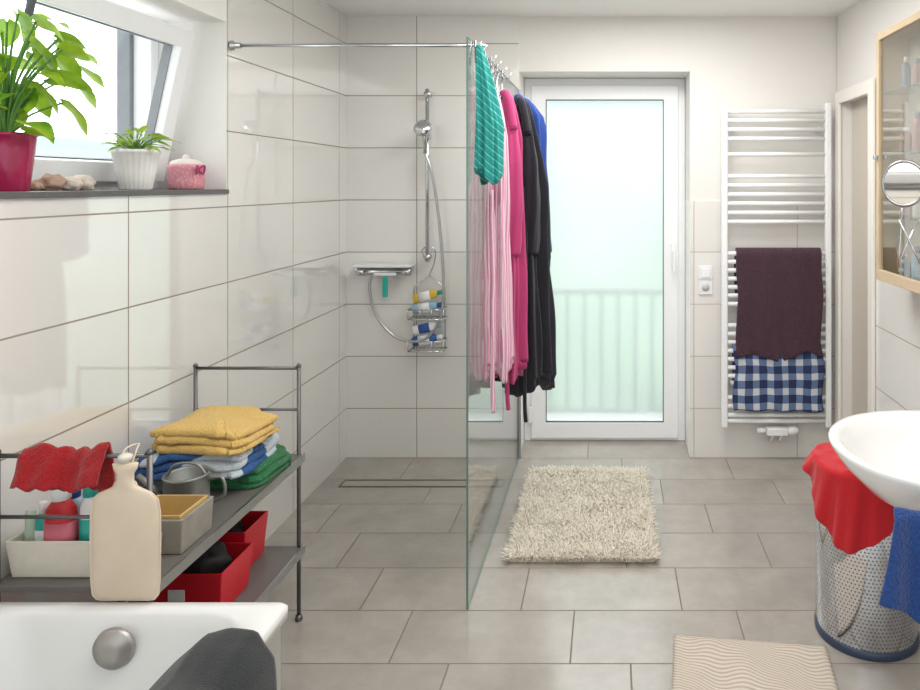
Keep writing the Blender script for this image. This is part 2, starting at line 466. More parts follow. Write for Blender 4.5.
cd = top("shower_caddy", "chrome wire shower caddy hanging on the riser rail", "caddy", (-1.03, YB, .62))
L = []
cx = -1.04
L.append(([(cx-.02, YB-.075, 1.17), (cx-.03, YB-.08, 1.21), (cx+.01, YB-.08, 1.235), (cx+.045, YB-.075, 1.20), (cx+.03, YB-.05, 1.13), (cx+.0, YB-.04, 1.06)], .004, dict(smooth=6)))
for s in (-.09, .09):
    L.append(([(cx, YB-.04, 1.06), (cx+s, YB-.03, .99), (cx+s, YB-.03, .63)], .004, {}))
for hz in (.82, .64):
    for dz in (0, .055):
        L.append(([(cx-.10, YB-.02, hz+dz), (cx+.10, YB-.02, hz+dz), (cx+.10, YB-.12, hz+dz), (cx-.10, YB-.12, hz+dz)], .004, dict(closed=True)))
    for k in range(9):
        xx = cx-.095+k*.0237
        L.append(([(xx, YB-.02, hz), (xx, YB-.12, hz)], .002, {}))
    for xx in (-.1, .1, -.033, .033):
        L.append(([(cx+xx, YB-.12, hz), (cx+xx, YB-.12, hz+.055)], .0025, {}))
tubes("wire_frame", L, m_chrome, cd)

def bottle(name, label, c, r, h, body, cap, ry=None, lab=None, tiltdeg=0, capr=.5):
    e = top(name, label, "bottle", c); ry = ry or r*.7
    x, y, z = c
    s = [(x, y, z, r*.9, ry*.9, 2.6), (x, y, z+.006, r, ry, 2.6), (x, y, z+h*.5, r, ry, 2.6), (x, y, z+h*.72, r*.95, ry*.95, 2.5), (x, y, z+h*.82, r*.55, ry*.6, 2.1), (x, y, z+h*.84, r*.4, r*.4, 2)]
    v, f = loft(s, 24); mk("bottle_body", v, [tuple(reversed(q)) for q in f], body, e)
    v, f = loft([(x, y, z+h*.83, r*capr, r*capr, 2), (x, y, z+h*.98, r*capr, r*capr, 2), (x, y, z+h, r*capr*.85, r*capr*.85, 2)], 20)
    mk("bottle_cap", v, [tuple(reversed(q)) for q in f], cap, e)
    if lab:
        v, f = loft([(x, y, z+h*.2, r*1.02, ry*1.02, 2.6), (x, y, z+h*.58, r*1.02, ry*1.02, 2.6)], 24)
        mk("bottle_label", v, [tuple(reversed(q)) for q in f], lab, e)
    if tiltdeg: e.rotation_euler = (0, math.radians(tiltdeg), 0)
    return e
m_yel = simple("yellow_plastic", (215, 180, 60), .4)
m_blue = simple("blue_plastic", (40, 90, 160), .4)
m_red = simple("red_plastic", (190, 28, 34), .4)
m_pinkp = simple("pink_plastic", (200, 100, 115), .4)
m_lblue = simple("light_blue", (150, 185, 205), .4)
bottle("shampoo_bottle", "light blue shampoo tube lying in the shower caddy", (cx-.085, YB-.07, .868), .028, .17, m_lblue, m_blue, lab=m_white, tiltdeg=80)
bottle("shower_gel_bottle", "yellow and white shower gel bottle lying in the caddy", (cx-.08, YB-.075, .93), .026, .17, m_yel, m_turq, lab=m_white, tiltdeg=76)
bottle("shower_gel_bottle", "blue shower gel bottle lying in the caddy's basket", (cx-.085, YB-.07, .685), .028, .17, m_blue, m_white, lab=m_white, tiltdeg=80)
bottle("shampoo_bottle", "white shampoo bottle lying in the caddy's lower basket", (cx-.08, YB-.075, .75), .026, .165, m_white, m_lblue, lab=m_blue, tiltdeg=78)

# ------------------------------------------------------------------ RADIATOR
rd = top("towel_radiator", "white ladder towel radiator mounted on the wall", "radiator", (.95, YB, .2))
ry_ = YB-.075
for (a, b) in ((.635, .67), (1.225, 1.26)):
    v, f = bx(a, b, ry_-.018, ry_+.018, .20, 2.05)
    mk("upright", v, f, m_frame, rd, smooth=False, bevel=.008)
hs = [2.0-.052*i for i in range(4)]+[1.755-.052*i for i in range(1)]+[1.63-.052*i for i in range(6)]+[1.19-.048*i for i in range(7)]+[.78-.048*i for i in range(7)]+[.37, .32, .27, .235]
for i, h in enumerate(hs):
    v, f = tube([(.65, ry_, h), (1.245, ry_, h)], .0125, seg=12)
    mk("rung", v, f, m_frame, rd)
for xx, hh in ((.70, 1.9), (1.19, 1.9), (.70, .45), (1.19, .45)):
    v, f = tube([(xx, ry_, hh), (xx, YB-.001, hh)], .012, seg=12); mk("wall_bracket", v, f, m_frame, rd)
boxes("radiator_valve", [(.89, 1.01, ry_-.025, ry_+.03, .155, .199)], m_white, rd, bevel=.006)
lath("valve_knob", (1.011, ry_, .18), [(.022, 0), (.024, .03), (.02, .06)], m_white, rd, axis='x', seg=16)
lath("valve_cap", (.839, ry_, .18), [(.016, 0), (.016, .05)], m_white, rd, axis='x', seg=16)
for xx in (.93, .98):
    v, f = tube([(xx, ry_, .16), (xx, YB-.03, .11), (xx, YB-.002, .10)], .010); mk("supply_pipe", v, f, m_white, rd)

m_brown = fabric("burgundy_terry", (74, 46, 60), .3, 120, 1, .010)
def rtowel(x0, x1, htop, hfront, hback, seed, amp=.006, hem=.03):
    yf = ry_-.026; yb = ry_+.024
    path = [(yf-.008, hfront), (yf-.004, htop-.02), (yf+.004, htop-.002), (ry_, htop+.018), (yb-.004, htop-.002), (yb, htop-.02), (yb, hback)]
    def fn(u, v):
        p = interp([(0, a, b) for a, b in path], v)
        w = nz(u*5+seed, v*1.3, seed)*amp*2
        x = x0+(x1-x0)*u + .018*nz(v*4+seed, seed)
        drop = (1-v)
        y = p.y-(abs(w) if p.y < ry_ else 0)-(.011*(1+math.sin(u*18+seed+v*4))*drop if p.y < ry_ else 0)
        z = p.z-(hem*2*nz(u*3, seed*2)*(1-v/.3) if v < .3 else 0)
        return (x, y, z)
    return fn
tag(grid("bath_towel", 60, 70, rtowel(.715, 1.195, 1.205, .61, .95, 1, hem=.035), m_brown, solid=.009), "dark burgundy terry towel hanging over the radiator", "towel")
def gingham():
    m, nt, b = newmat("gingham_cloth"); P, X, Y, Z = POS(nt)
    c = .082
    wob = M(nt, 'MULTIPLY', NOISE(nt, 5), .03)
    sx = M(nt, 'GREATER_THAN', M(nt, 'FRACT', M(nt, 'DIVIDE', M(nt, 'ADD', X, wob), c)), .45)
    sz = M(nt, 'GREATER_THAN', M(nt, 'FRACT', M(nt, 'DIVIDE', M(nt, 'ADD', Z, wob), c)), .45)
    s = M(nt, 'MULTIPLY', M(nt, 'ADD', sx, sz), .5)
    r = nt.nodes.new("ShaderNodeValToRGB"); r.color_ramp.interpolation = 'CONSTANT'
    r.color_ramp.elements[0].color = (*lin(196, 199, 202), 1); r.color_ramp.elements[1].color = (*lin(34, 46, 82), 1); r.color_ramp.elements[1].position = .9
    e = r.color_ramp.elements.new(.4); e.color = (*lin(94, 112, 148), 1)
    nt.links.new(s, r.inputs[0])
    nt.links.new(r.outputs[0], b.inputs["Base Color"]); b.inputs["Roughness"].default_value = .9
    BUMP(nt, NOISE(nt, 300), b, .4, .002)
    return m
tag(grid("checked_towel", 50, 50, rtowel(.700, 1.205, .655, .305, .45, 4, .004, .012), gingham(), solid=.006), "blue and white checked cloth over the radiator rungs", "towel")

sw = top("wall_socket", "white double light switch and socket plate", "wall socket", (.555, YB, .94))
for hz in (.945, 1.03):
    boxes("socket_plate", [(.512, .595, YB-.010, YB-.001, hz, hz+.082)], m_white, sw, bevel=.003)
boxes("switch_rocker", [(.526, .581, YB-.016, YB-.0105, 1.044, 1.097)], m_frame, sw, bevel=.002)
lath("socket_well", (.5535, YB-.013, .987), [(.022, 0), (.022, .002)], simple("socket_grey", (200, 200, 198), .5), sw, axis='y')

# ------------------------------------------------------------------ HOOKS + ROBES
def hook(y):
    e = top("over_glass_hook", "chrome hook clipped over the glass screen edge", "hook", (-.53, y, 1.98), "hooks on the shower screen")
    tubes("hook_wire", [([(-.540, y, 2.04), (-.540, y, 2.137), (-.520, y, 2.137), (-.519, y, 1.99), (-.505, y, 1.955), (-.48, y, 1.955), (-.468, y, 1.985)], .0035, {})], m_chrome, e)
    tubes("upper_prong", [([(-.519, y, 2.10), (-.49, y, 2.09), (-.475, y, 2.12)], .0035, {})], m_chrome, e)
for yy in (2.80, 3.03, 3.17, 3.34, 3.50): hook(yy)

def teal_mat():
    m, nt, b = newmat("teal_stripes"); P, X, Y, Z = POS(nt)
    w_ = M(nt, 'ADD', Z, M(nt, 'MULTIPLY', X, .9))
    fr = M(nt, 'FRACT', M(nt, 'DIVIDE', w_, .030))
    s = M(nt, 'GREATER_THAN', fr, .66); s3 = M(nt, 'GREATER_THAN', fr, .88)
    col = MIX(nt, s, lin(30, 142, 134), lin(96, 180, 170)); col = MIX(nt, s3, col, lin(18, 108, 112))
    nt.links.new(col, b.inputs["Base Color"]); b.inputs["Roughness"].default_value = .95
    BUMP(nt, NOISE(nt, 300), b, .5, .003)
    return m
m_teal = teal_mat()
secs = []
for i in range(36):
    t = i/35; z = 2.115-.51*t
    k = min(1, t/.6)**.8
    rx = .012+.031*k; ry = .02+.05*k
    xx = max(-.505+.024*k, -.520+rx*1.3)
    secs.append((xx, 2.80-.012*t, z, rx*(1 if t < .98 else .9), ry, 2.2))
v, f = loft(secs, 90, lambda a, t: 1+min(1, t*4)*(.20*math.sin(a*5+.5+t*1.5)+.12*math.sin(a*11+2-t*2)))
v = [(p[0], p[1], p[2]+(.025*math.sin(i % 90*2*pi/90*2) if p[2] < 1.63 else 0)) for i, p in enumerate(v)]
tag(mk("striped_towel", v, f, m_teal), "teal striped towel hanging bunched from the first hook", "towel")

def robe(name, label, cx, cy, ztop, zbot, rx, ry, mat, mat2, seed, folds=7, sleeve=True, shoulder=.16):
    e = top(name, label, "bathrobe", (cx, cy, zbot))
    n = 70; secs = []
    for i in range(n):
        t = i/(n-1); z = ztop+(zbot-ztop)*t
        k = min(1, (t/shoulder))**.6
        w = .18+.82*k
        g = (.85+.25*t)
        if t > .97: g *= .96
        sx = rx*w*g; sy = ry*w*g
        xx = cx+ .012*nz(t*2, seed)
        xx = max(xx, -.518+sx*1.05)
        secs.append((xx, cy+.010*nz(t*2, seed+9), z, sx, sy, 2.2))
    def fn(a, t):
        f = min(1, t*5)
        ca, sa = math.cos(a), math.sin(a)
        return 1+f*(.20*math.sin(a*folds+seed+1.3*nz(t*2, seed))+.13*math.sin(a*(folds*2+1)+seed*2+t*1.5))*(.6+.4*t)-.12*f+.14*f*noise.noise(Vector((ca*2.6, sa*2.6, t*4.5+seed)))
    v, f = loft(secs, 120, fn)
    v = [(p[0], p[1], p[2]+(.03*math.sin(i % 120*2*pi/120*3+seed) if p[2] < zbot+.04 else 0)) for i, p in enumerate(v)]
    mk("robe_body", v, f, mat, e)
    if sleeve:
        sx = cx+rx*.35; sy = cy-ry*.70
        P = catmull([(cx+rx*.15, cy-ry*.35, ztop-.10), (sx, sy, ztop-.28), (sx+.006, sy-.01, ztop-.50), (sx-.004, sy-.005, ztop-.70)], 10)
        S = []
        nP = len(P)
        for i, p in enumerate(P):
            t = i/(nP-1); r = .022+.018*math.sin(min(1, t*1.4)*pi*.5)
            S.append((p.x, p.y, p.z, r, r*.75, 2.2))
        v, f = loft(S, 40, lambda a, t: 1+.12*math.sin(a*4+seed+t*2.5)+.07*math.sin(a*7+t*5)+.05*math.sin(t*23+a))
        mk("sleeve", v, f, mat, e)
    bxp = cx+rx*.3
    tubes("belt", [([(bxp-.02, cy-ry*1.0, ztop-.40), (bxp-.01, cy-ry*1.08, ztop-.7), (bxp-.015, cy-ry*1.1, zbot+.0), (bxp-.01, cy-ry*1.08, zbot-.14)], .009, dict(smooth=6))], mat2, e)
    tubes("collar", [([(cx-.02, cy+ry*.4, ztop-.06), (cx-.02, cy, ztop), (cx+.005, cy-ry*.4, ztop-.03), (cx+.03, cy-ry*.7, ztop-.16)], .018, dict(smooth=5, seg=10))], mat, e)
    return e
def dotted(name, c1, c2, sc_=45):
    m, nt, b = newmat(name)
    vn = nt.nodes.new("ShaderNodeTexVoronoi"); vn.inputs["Scale"].default_value = sc_
    nt.links.new(POS(nt)[0], vn.inputs["Vector"])
    s = M(nt, 'LESS_THAN', vn.outputs["Distance"], .33)
    nt.links.new(MIX(nt, s, lin(*c1), lin(*c2)), b.inputs["Base Color"]); b.inputs["Roughness"].default_value = .95
    return m
def pinkstripe():
    m, nt, b = newmat("pale_pink_stripe"); P, X, Y, Z = POS(nt)
    w_ = M(nt, 'ADD', M(nt, 'ADD', X, M(nt, 'MULTIPLY', Y, .6)), M(nt, 'MULTIPLY', NOISE(nt, 4), .02))
    s = M(nt, 'GREATER_THAN', M(nt, 'FRACT', M(nt, 'DIVIDE', w_, .014)), .55)
    nt.links.new(MIX(nt, s, lin(206, 146, 170), lin(228, 200, 210)), b.inputs["Base Color"]); b.inputs["Roughness"].default_value = .95
    return m
m_palepink = pinkstripe()
m_magenta = fabric("magenta_terry", (186, 62, 116))
m_navy = fabric("black_terry", (25, 25, 34))
m_bluef = fabric("royal_blue_terry", (34, 66, 145))
robe("bathrobe", "pale pink striped bathrobe hanging on the glass screen", -.475, 3.03, 1.96, .80, .050, .085, m_palepink, m_palepink, 1, 6, sleeve=False)
robe("bathrobe", "magenta pink terry bathrobe hanging on the glass screen", -.445, 3.18, 1.98, .76, .070, .07, m_magenta, m_magenta, 2.2, 6)
robe("bathrobe", "black terry bathrobe hanging on the glass screen", -.402, 3.345, 1.97, .66, .118, .085, m_navy, m_navy, 3.7, 7, shoulder=.30)
robe("bathrobe", "royal blue bathrobe hanging behind the black one", -.425, 3.50, 2.0, 1.24, .106, .07, m_bluef, m_bluef, 5.1, 6, shoulder=.12, sleeve=False)

# ------------------------------------------------------------------ RUGS
m_shag = simple("shag_pile", (238, 230, 215), .95, var=.05, nscale=40)
rg = top("shaggy_rug", "cream long-pile shaggy bath rug lying on the tiles", "rug", (-.12, 3.5, 0))
boxes("rug_backing", [(-.42, .185, 3.04, 3.97, .0, .012)], simple("rug_backing", (225, 212, 190), .9), rg, bevel=.004)
V = []; F = []
for _ in range(24000):
    x = random.uniform(-.425, .19); y = random.uniform(3.035, 3.975)
    hgt = random.uniform(.026, .040)*(1+.25*nz(x*9, y*9)); a = random.uniform(0, 2*pi)
    ex = 0; ey = 0
    if x < -.40 or x > .165: ex = math.copysign(.012, x+.1)
    if y < 3.06 or y > 3.95: ey = math.copysign(.012, y-3.5)
    lx = math.cos(a)*.012+ex+.010*nz(x*10, y*10, 2); ly = math.sin(a)*.012+ey+.010*nz(x*10, y*10, 8)
    b = random.uniform(.0020, .0032); o = len(V)
    lev = [(0, 0, .008, 1), (lx*.35, ly*.35, hgt*.55, 1.1), (lx, ly, hgt*.92, .9), (lx*1.5, ly*1.5, hgt, .25)]
    for (dx, dy, dz, s) in lev:
        for k in range(3):
            an = a+k*2.094
            V.append((x+dx+math.cos(an)*b*s, y+dy+math.sin(an)*b*s, dz))
    for i in range(3):
        for k in range(3):
            k2 = (k+1) % 3
            F.append((o+i*3+k, o+i*3+k2, o+(i+1)*3+k2, o+(i+1)*3+k))
    F.append((o+9, o+10, o+11))
pile = mk("rug_pile", V, F, m_shag, rg); pile["kind"] = "stuff"

def wavy():
    m, nt, b = newmat("wavy_mat"); P, X, Y, Z = POS(nt)
    d = M(nt, 'MULTIPLY', M(nt, 'SINE', M(nt, 'ADD', M(nt, 'MULTIPLY', X, 19), M(nt, 'MULTIPLY', Y, 9))), .024)
    d2 = M(nt, 'MULTIPLY', M(nt, 'SINE', M(nt, 'ADD', M(nt, 'MULTIPLY', X, 43), M(nt, 'MULTIPLY', Y, -14))), .008)
    yy = M(nt, 'ADD', M(nt, 'ADD', Y, d), M(nt, 'ADD', d2, M(nt, 'MULTIPLY', X, .45)))
    s = M(nt, 'SINE', M(nt, 'MULTIPLY', yy, 380))
    mr = nt.nodes.new("ShaderNodeMapRange"); nt.links.new(s, mr.inputs[0]); mr.inputs[1].default_value = -1; mr.inputs[2].default_value = .4
    nt.links.new(MIX(nt, mr.outputs[0], lin(172, 157, 142), lin(200, 189, 176)), b.inputs["Base Color"])
    b.inputs["Roughness"].default_value = .95
    BUMP(nt, mr.outputs[0], b, .5, .004)
    return m
def bm(u, v):
    p = Vector((.225, 2.54, 0)).lerp(Vector((.735, 2.475, 0)), u)
    p += Vector((-.09, -.80, 0))*v
    e = min(u, 1-u, v, 1-v)
    return (p.x, p.y, .006+.008*min(1, e*25))
tag(grid("bath_mat", 50, 60, bm, wavy(), solid=.008), "beige bath mat with wavy ribbed lines on the floor", "bath mat")

# ------------------------------------------------------------------ BATHTUB
bt = top("bathtub", "white acrylic bathtub with smooth white side panel", "bathtub", (-1.155, .9, 0))
TX0, TX1, TY0, TY1, TH = XL+.001, -.77, 0.0, 1.75, .58
def rrect(cx, cy, hx, hy, r, z, n=10):
    out = []
    for (sx, sy, a0) in ((1, 1, 0), (-1, 1, 90), (-1, -1, 180), (1, -1, 270)):
        for k in range(n):
            a = math.radians(a0+90*k/(n-1))
            out.append((cx+sx*(hx-r)+r*math.cos(a), cy+sy*(hy-r)+r*math.sin(a), z))
    return out
cxx, cyy = (TX0+TX1)/2, (TY0+TY1)/2; hx, hy = (TX1-TX0)/2, (TY1-TY0)/2
rings = [rrect(cxx, cyy, hx-.012, hy-.012, .012, 0), rrect(cxx, cyy, hx-.012, hy-.012, .012, TH-.035), rrect(cxx, cyy, hx, hy, .015, TH-.034), rrect(cxx, cyy, hx, hy, .015, TH-.008), rrect(cxx, cyy, hx-.008, hy-.008, .015, TH),
         rrect(cxx, cyy, hx-.048, hy-.042, .12, TH+.001), rrect(cxx, cyy, hx-.058, hy-.050, .12, TH-.008), rrect(cxx, cyy, hx-.070, hy-.058, .13, TH-.04),
         rrect(cxx, cyy, hx-.11, hy-.11, .15, TH-.20), rrect(cxx, cyy, hx-.14, hy-.16, .16, TH-.36), rrect(cxx, cyy, hx-.19, hy-.24, .15, TH-.42), rrect(cxx, cyy, hx-.28, hy-.36, .09, TH-.43)]
V = []; F = []; n = 40
for r in rings: V += r
for i in range(len(rings)-1):
    for k in range(n): F.append((i*n+k, i*n+(k+1) % n, (i+1)*n+(k+1) % n, (i+1)*n+k))
F.append(tuple((len(rings)-1)*n+k for k in range(n)))
mk("tub_shell", V, F, m_acryl, bt)
v, f = lathe((-1.140, TY1-.078, .515), [(.02, .012), (.044, .008), (.047, 0), (.044, -.010), (.036, -.012), (.033, -.022), (.012, -.024)], axis='y', seg=40)
mk("overflow_cap", v, [tuple(reversed(q)) for q in f], simple("worn_nickel", (172, 168, 164), .4, .7), bt)

m_dark = fabric("charcoal_cloth", (40, 43, 44), .12, 200, .5, .004)
def dk(u, v):
    y = 1.10+u*.47
    p = interp([(-1.02, 0, .45), (-.935, 0, .54), (-.875, 0, .595), (-.83, 0, .606), (-.770, 0, .603), (-.735, 0, .56), (-.712, 0, .42), (-.712, 0, .25)], v)
    yy = y-.05*(abs(v-.45)*2)**2*(1 if u > .5 else 0)+.010*math.sin(v*6)
    n = .015*nz(u*3, v*4, 3)
    return (p.x+(abs(n) if v > .55 else 0)+.004, yy, p.z+(abs(n) if v < .6 else 0)+.006*(1+math.sin(u*14+v*4))*(v < .6))
tag(grid("charcoal_towel", 60, 70, dk, m_dark, solid=.008), "charcoal grey towel draped over the bathtub rim", "towel")

# ------------------------------------------------------------------ SHELF RACK
rk = top("shelf_rack", "dark grey metal two-tier open shelf rack beside the tub", "shelf rack", (-1.315, 2.21, 0))
RX0, RX1, RYn, RYf = -1.505, -1.13, 1.785, 2.64
for (x, y) in ((RX0, RYn), (RX1, RYn), (RX0, RYf), (RX1, RYf)):
    v, f = join([tube([(x, y, .015), (x, y, .925)], .007, seg=10), lathe((x, y, 0), [(.012, 0), (.014, .006), (.010, .02)], seg=14), lathe((x, y, .92), [(.008, 0), (.009, .006), (.004, .012)], seg=12)])
    mk("post", v, f, m_rack, rk)
for y in (RYn, RYf):
    for h, r in ((.915, .006), (.765, .005)):
        v, f = tube([(RX0, y, h), (RX1, y, h)], r); mk("rail", v, f, m_rack, rk)
for h in (.585, .25):
    boxes("shelf", [(RX0-.01, RX1+.011, RYn-.01, RYf+.01, h, h+.016)], m_shelf, rk, bevel=.002)
    boxes("shelf_edge", [(RX1+.012, RX1+.018, RYn-.012, RYf+.012, h-.012, h+.018)], m_steel, rk)
SH = .602; SL = .267

def fold_towel(name, label, x0, x1, y0, y1, z0, t, layers, mat, seed, dome=.0, rotz=0.0, amp=.02):
    parts = []
    mcx, mcy = (x0+x1)/2, (y0+y1)/2
    for L_ in range(layers):
        zc = z0+t*(L_+.5)
        V = []; F = []
        ox = .012*nz(L_*3.3, seed)
        cx, cy = mcx+ox, mcy; rx, ry = (x1-x0)/2*(1-.03*L_), (y1-y0)/2*(1-.02*L_)
        N = 110
        prof = [(0, -.5), (.5, -.5), (.85, -.5), (.96, -.46), (.99, -.28), (1.0, 0), (.99, .28), (.96, .46), (.90, .5), (.8, .5), (.7, .5), (.6, .5), (.5, .5), (.4, .5), (.3, .5), (.2, .5), (.1, .5), (0.0, .5)]
        for (k, hh) in prof:
            for a in range(N):
                an = 2*pi*a/N; e = 6
                ca, sa = math.cos(an), math.sin(an)
                x = math.copysign(abs(ca)**(2/e), ca)*rx*k; y = math.copysign(abs(sa)**(2/e), sa)*ry*k
                wob = amp*(nz((cx+x)*8, (cy+y)*8, seed)+.40*nz((cx+x)*20, (cy+y)*20, seed+L_))
                dm = dome*(1-(x/rx)**2)*(1-(y/ry)**2*.6)
                droop = .03*max(0, abs(x/rx)-.6)
                ed = amp*.6*(nz(math.cos(an)*2+L_, math.sin(an)*2, seed)+.5*nz(math.cos(an)*7+L_, math.sin(an)*7, seed))
                zz = zc+hh*t*.98+(wob*.8+dm-droop)*(1 if (L_ or hh > 0) else .2)
                xx, yy = x+ed*k+wob*.4*k, y+ed*k+wob*.3*k
                V.append((cx+xx*math.cos(rotz)-yy*math.sin(rotz), cy+xx*math.sin(rotz)+yy*math.cos(rotz), max(z0, zz)))
        for i in range(len(prof)-1):
            for a in range(N):
                F.append((i*N+a, i*N+(a+1) % N, (i+1)*N+(a+1) % N, (i+1)*N+a))
        parts.append((V, F))
    v, f = join(parts)
    return tag(mk(name, v, f, mat), label, "towel")
def blue_white():
    m, nt, b = newmat("blue_white_towel"); P, X, Y, Z = POS(nt)
    n = NOISE(nt, 9, 1); s = M(nt, 'GREATER_THAN', n, .52)
    nt.links.new(MIX(nt, s, lin(52, 92, 145), lin(196, 204, 210)), b.inputs["Base Color"]); b.inputs["Roughness"].default_value = .95
    BUMP(nt, NOISE(nt, 200), b, .9, .006)
    return m
m_tblue = blue_white()
m_tgreen = fabric("green_terry", (34, 115, 66), .18, 180, .9, .006)
m_tyel = fabric("yellow_terry", (226, 188, 108), .16, 180, .9, .006)
fold_towel("folded_towel", "folded green towel at the bottom of the stack", -1.43, -1.12, 2.33, 2.60, SH, .024, 3, m_tgreen, 3, rotz=-.05, amp=.016)
fold_towel("folded_towel", "folded blue and white towel on the shelf", -1.505, -1.145, 2.25, 2.54, SH+.060, .024, 3, m_tblue, 6, .012, .05, .026)
fold_towel("folded_towel", "folded yellow terry towel on top of the stack", -1.44, -1.13, 2.25, 2.52, SH+.140, .024, 3, m_tyel, 9, .010, -.08, .026)

m_zinc = simple("zinc", (150, 152, 148), .42, .8, var=.15, nscale=25)
c = (-1.255, 2.155, SH)
zc = top("watering_can", "small galvanised zinc watering can on the shelf", "watering can", c)
lath("can_body", c, [(.058, 0), (.062, .004), (.062, .03), (.064, .033), (.062, .036), (.060, .115), (.064, .120), (.060, .125), (.056, .12), (.054, .02)], m_zinc, zc, seg=32)
tubes("can_handle", [([(c[0]+.055, c[1]+.01, SH+.10), (c[0]+.105, c[1], SH+.11), (c[0]+.11, c[1], SH+.06), (c[0]+.060, c[1], SH+.03)], .005, dict(smooth=6))], m_zinc, zc)
tubes("can_spout", [([(c[0]-.056, c[1]-.01, SH+.03), (c[0]-.09, c[1]-.02, SH+.09), (c[0]-.125, c[1]-.03, SH+.13)], [.014, .009, .007], dict(seg=12))], m_zinc, zc)
tubes("carry_handle", [([(c[0]-.058, c[1], SH+.118), (c[0]-.03, c[1], SH+.150), (c[0]+.03, c[1], SH+.150), (c[0]+.058, c[1], SH+.118)], .004, dict(smooth=6))], m_zinc, zc)

def obox(name, x0, x1, y0, y1, z0, h, t, mat, parent, flare=0, bevel=.003):
    fl = flare
    def ring(a, b, c_, d, z): return [(a, c_, z), (b, c_, z), (b, d, z), (a, d, z)]
    V = ring(x0+fl, x1-fl, y0+fl, y1-fl, z0)+ring(x0, x1, y0, y1, z0+h)+ring(x0+t, x1-t, y0+t, y1-t, z0+h)+ring(x0+t+fl, x1-t-fl, y0+t+fl, y1-t-fl, z0+t)
    F = [(3, 2, 1, 0)]
    for i in range(3):
        for k in range(4): F.append((i*4+k, i*4+(k+1) % 4, (i+1)*4+(k+1) % 4, (i+1)*4+k))
    F.append((12, 13, 14, 15))
    return mk(name, V, F, mat, parent, smooth=False, bevel=bevel)
m_boxw = simple("grey_box", (158, 152, 142), .45, .2, var=.2, nscale=15)
m_cream = simple("cream_box", (200, 168, 108), .7)
wb = top("storage_box", "open grey and wood storage box on the shelf", "storage box", (-1.20, 2.0, SH))
obox("box_body", -1.295, -1.13, 1.92, 2.075, SH, .092, .008, m_boxw, wb, .004)
obox("inner_tray", -1.284, -1.141, 1.931, 2.064, SH+.03, .070, .005, m_cream, wb, .002)
boxes("label_holder", [(-1.245, -1.18, 1.9195, 1.9225, SH+.022, SH+.06)], m_steel, wb, bevel=.001)
wk = top("white_basket", "cream white open plastic basket holding bottles", "basket", (-1.38, 1.87, SH))
obox("basket_body", -1.50, -1.275, 1.80, 1.95, SH, .095, .006, simple("cream_plastic", (218, 212, 196), .4), wk, .01, .006)
bottle("lotion_bottle", "red lotion bottle with white cap in the basket", (-1.385, 1.835, SH+.008), .036, .215, m_red, m_white, lab=m_pinkp, capr=.6)
bottle("lotion_bottle", "pink lotion bottle with red cap in the basket", (-1.345, 1.905, SH+.008), .030, .20, m_pinkp, m_red, lab=m_red)
bottle("shampoo_bottle", "white shampoo bottle with turquoise cap in the basket", (-1.318, 1.845, SH+.008), .024, .22, m_white, m_turq, lab=m_turq, capr=.7)
bottle("shampoo_bottle", "blue shampoo bottle standing in the basket", (-1.41, 1.915, SH+.008), .028, .18, m_lblue, m_blue)
bottle("shampoo_bottle", "teal bottle with white cap standing in the basket", (-1.442, 1.85, SH+.008), .018, .165, m_turq, m_white, lab=m_white)
cn = top("cream_tube", "green and white cream tube standing in the basket", "cosmetic tube", (-1.47, 1.85, SH+.01))
v, f = loft([(-1.473, 1.85, SH+.01, .012, .014, 2), (-1.473, 1.85, SH+.03, .013, .015, 2), (-1.473, 1.85, SH+.05, .014, .018, 2), (-1.473, 1.85, SH+.15, .014, .004, 2)], 20)
mk("tube_body", v, [tuple(reversed(q)) for q in f], simple("pale_green", (180, 200, 178), .4), cn)

m_redc = fabric("red_cloth", (165, 18, 26), .2, 160, .9, .006)
def rc(u, v):
    p = interp([(0, RYn-.035, .848), (0, RYn-.022, .88), (0, RYn-.012, .915), (0, RYn, .930), (0, RYn+.012, .915), (0, RYn+.02, .82)], v)
    q = 1-v
    x = -1.42+u*.19+.02*(u-.5)*q
    return (x, p.y-.012*(1+math.sin(u*8+v*2+nz(u*4, 3)*3))*q, p.z-.030*nz(u*2.5, 2)*(v < .5)+.014*nz(u*7, v*5)+.006)
tag(grid("red_washcloth", 50, 40, rc, m_redc, solid=.009), "red washcloth hanging over the rack's end rail", "cloth")

# hot water bottle
def hwmat():
    m, nt, b = newmat("cream_rubber"); P, X, Y, Z = POS(nt)
    n = NOISE(nt, 12)
    nt.links.new(MIX(nt, n, lin(208, 190, 168), lin(222, 206, 184)), b.inputs["Base Color"]); b.inputs["Roughness"].default_value = .42
    s = M(nt, 'SINE', M(nt, 'MULTIPLY', X, 1400)); BUMP(nt, s, b, .04, .001)
    return m
m_hwb = hwmat()
hw = top("hot_water_bottle", "cream rubber hot water bottle hanging from the rack", "hot water bottle", (-1.165, 1.745, .60))
hx_, hy_ = -1.163, 1.745
S = [(.585, .050, .003, 3), (.588, .066, .006, 3), (.600, .076, .010, 2.6), (.63, .079, .014, 2.2), (.68, .080, .018, 2), (.74, .081, .018, 2), (.80, .080, .016, 2), (.828, .075, .013, 2.2), (.842, .063, .011, 2.4), (.850, .044, .010, 2.4), (.858, .027, .011, 2.2), (.872, .020, .012, 2), (.888, .020, .012, 2), (.898, .027, .012, 2.4), (.912, .030, .012, 2.6), (.914, .024, .008, 2.4)]
v, f = loft([(hx_, hy_, z, a, b, e) for z, a, b, e in S], 64)
mk("bottle_body", v, [tuple(reversed(q)) for q in f], m_hwb, hw)
V = []; F = []
out = [(a, z) for z, a, b, e in S[:12]]
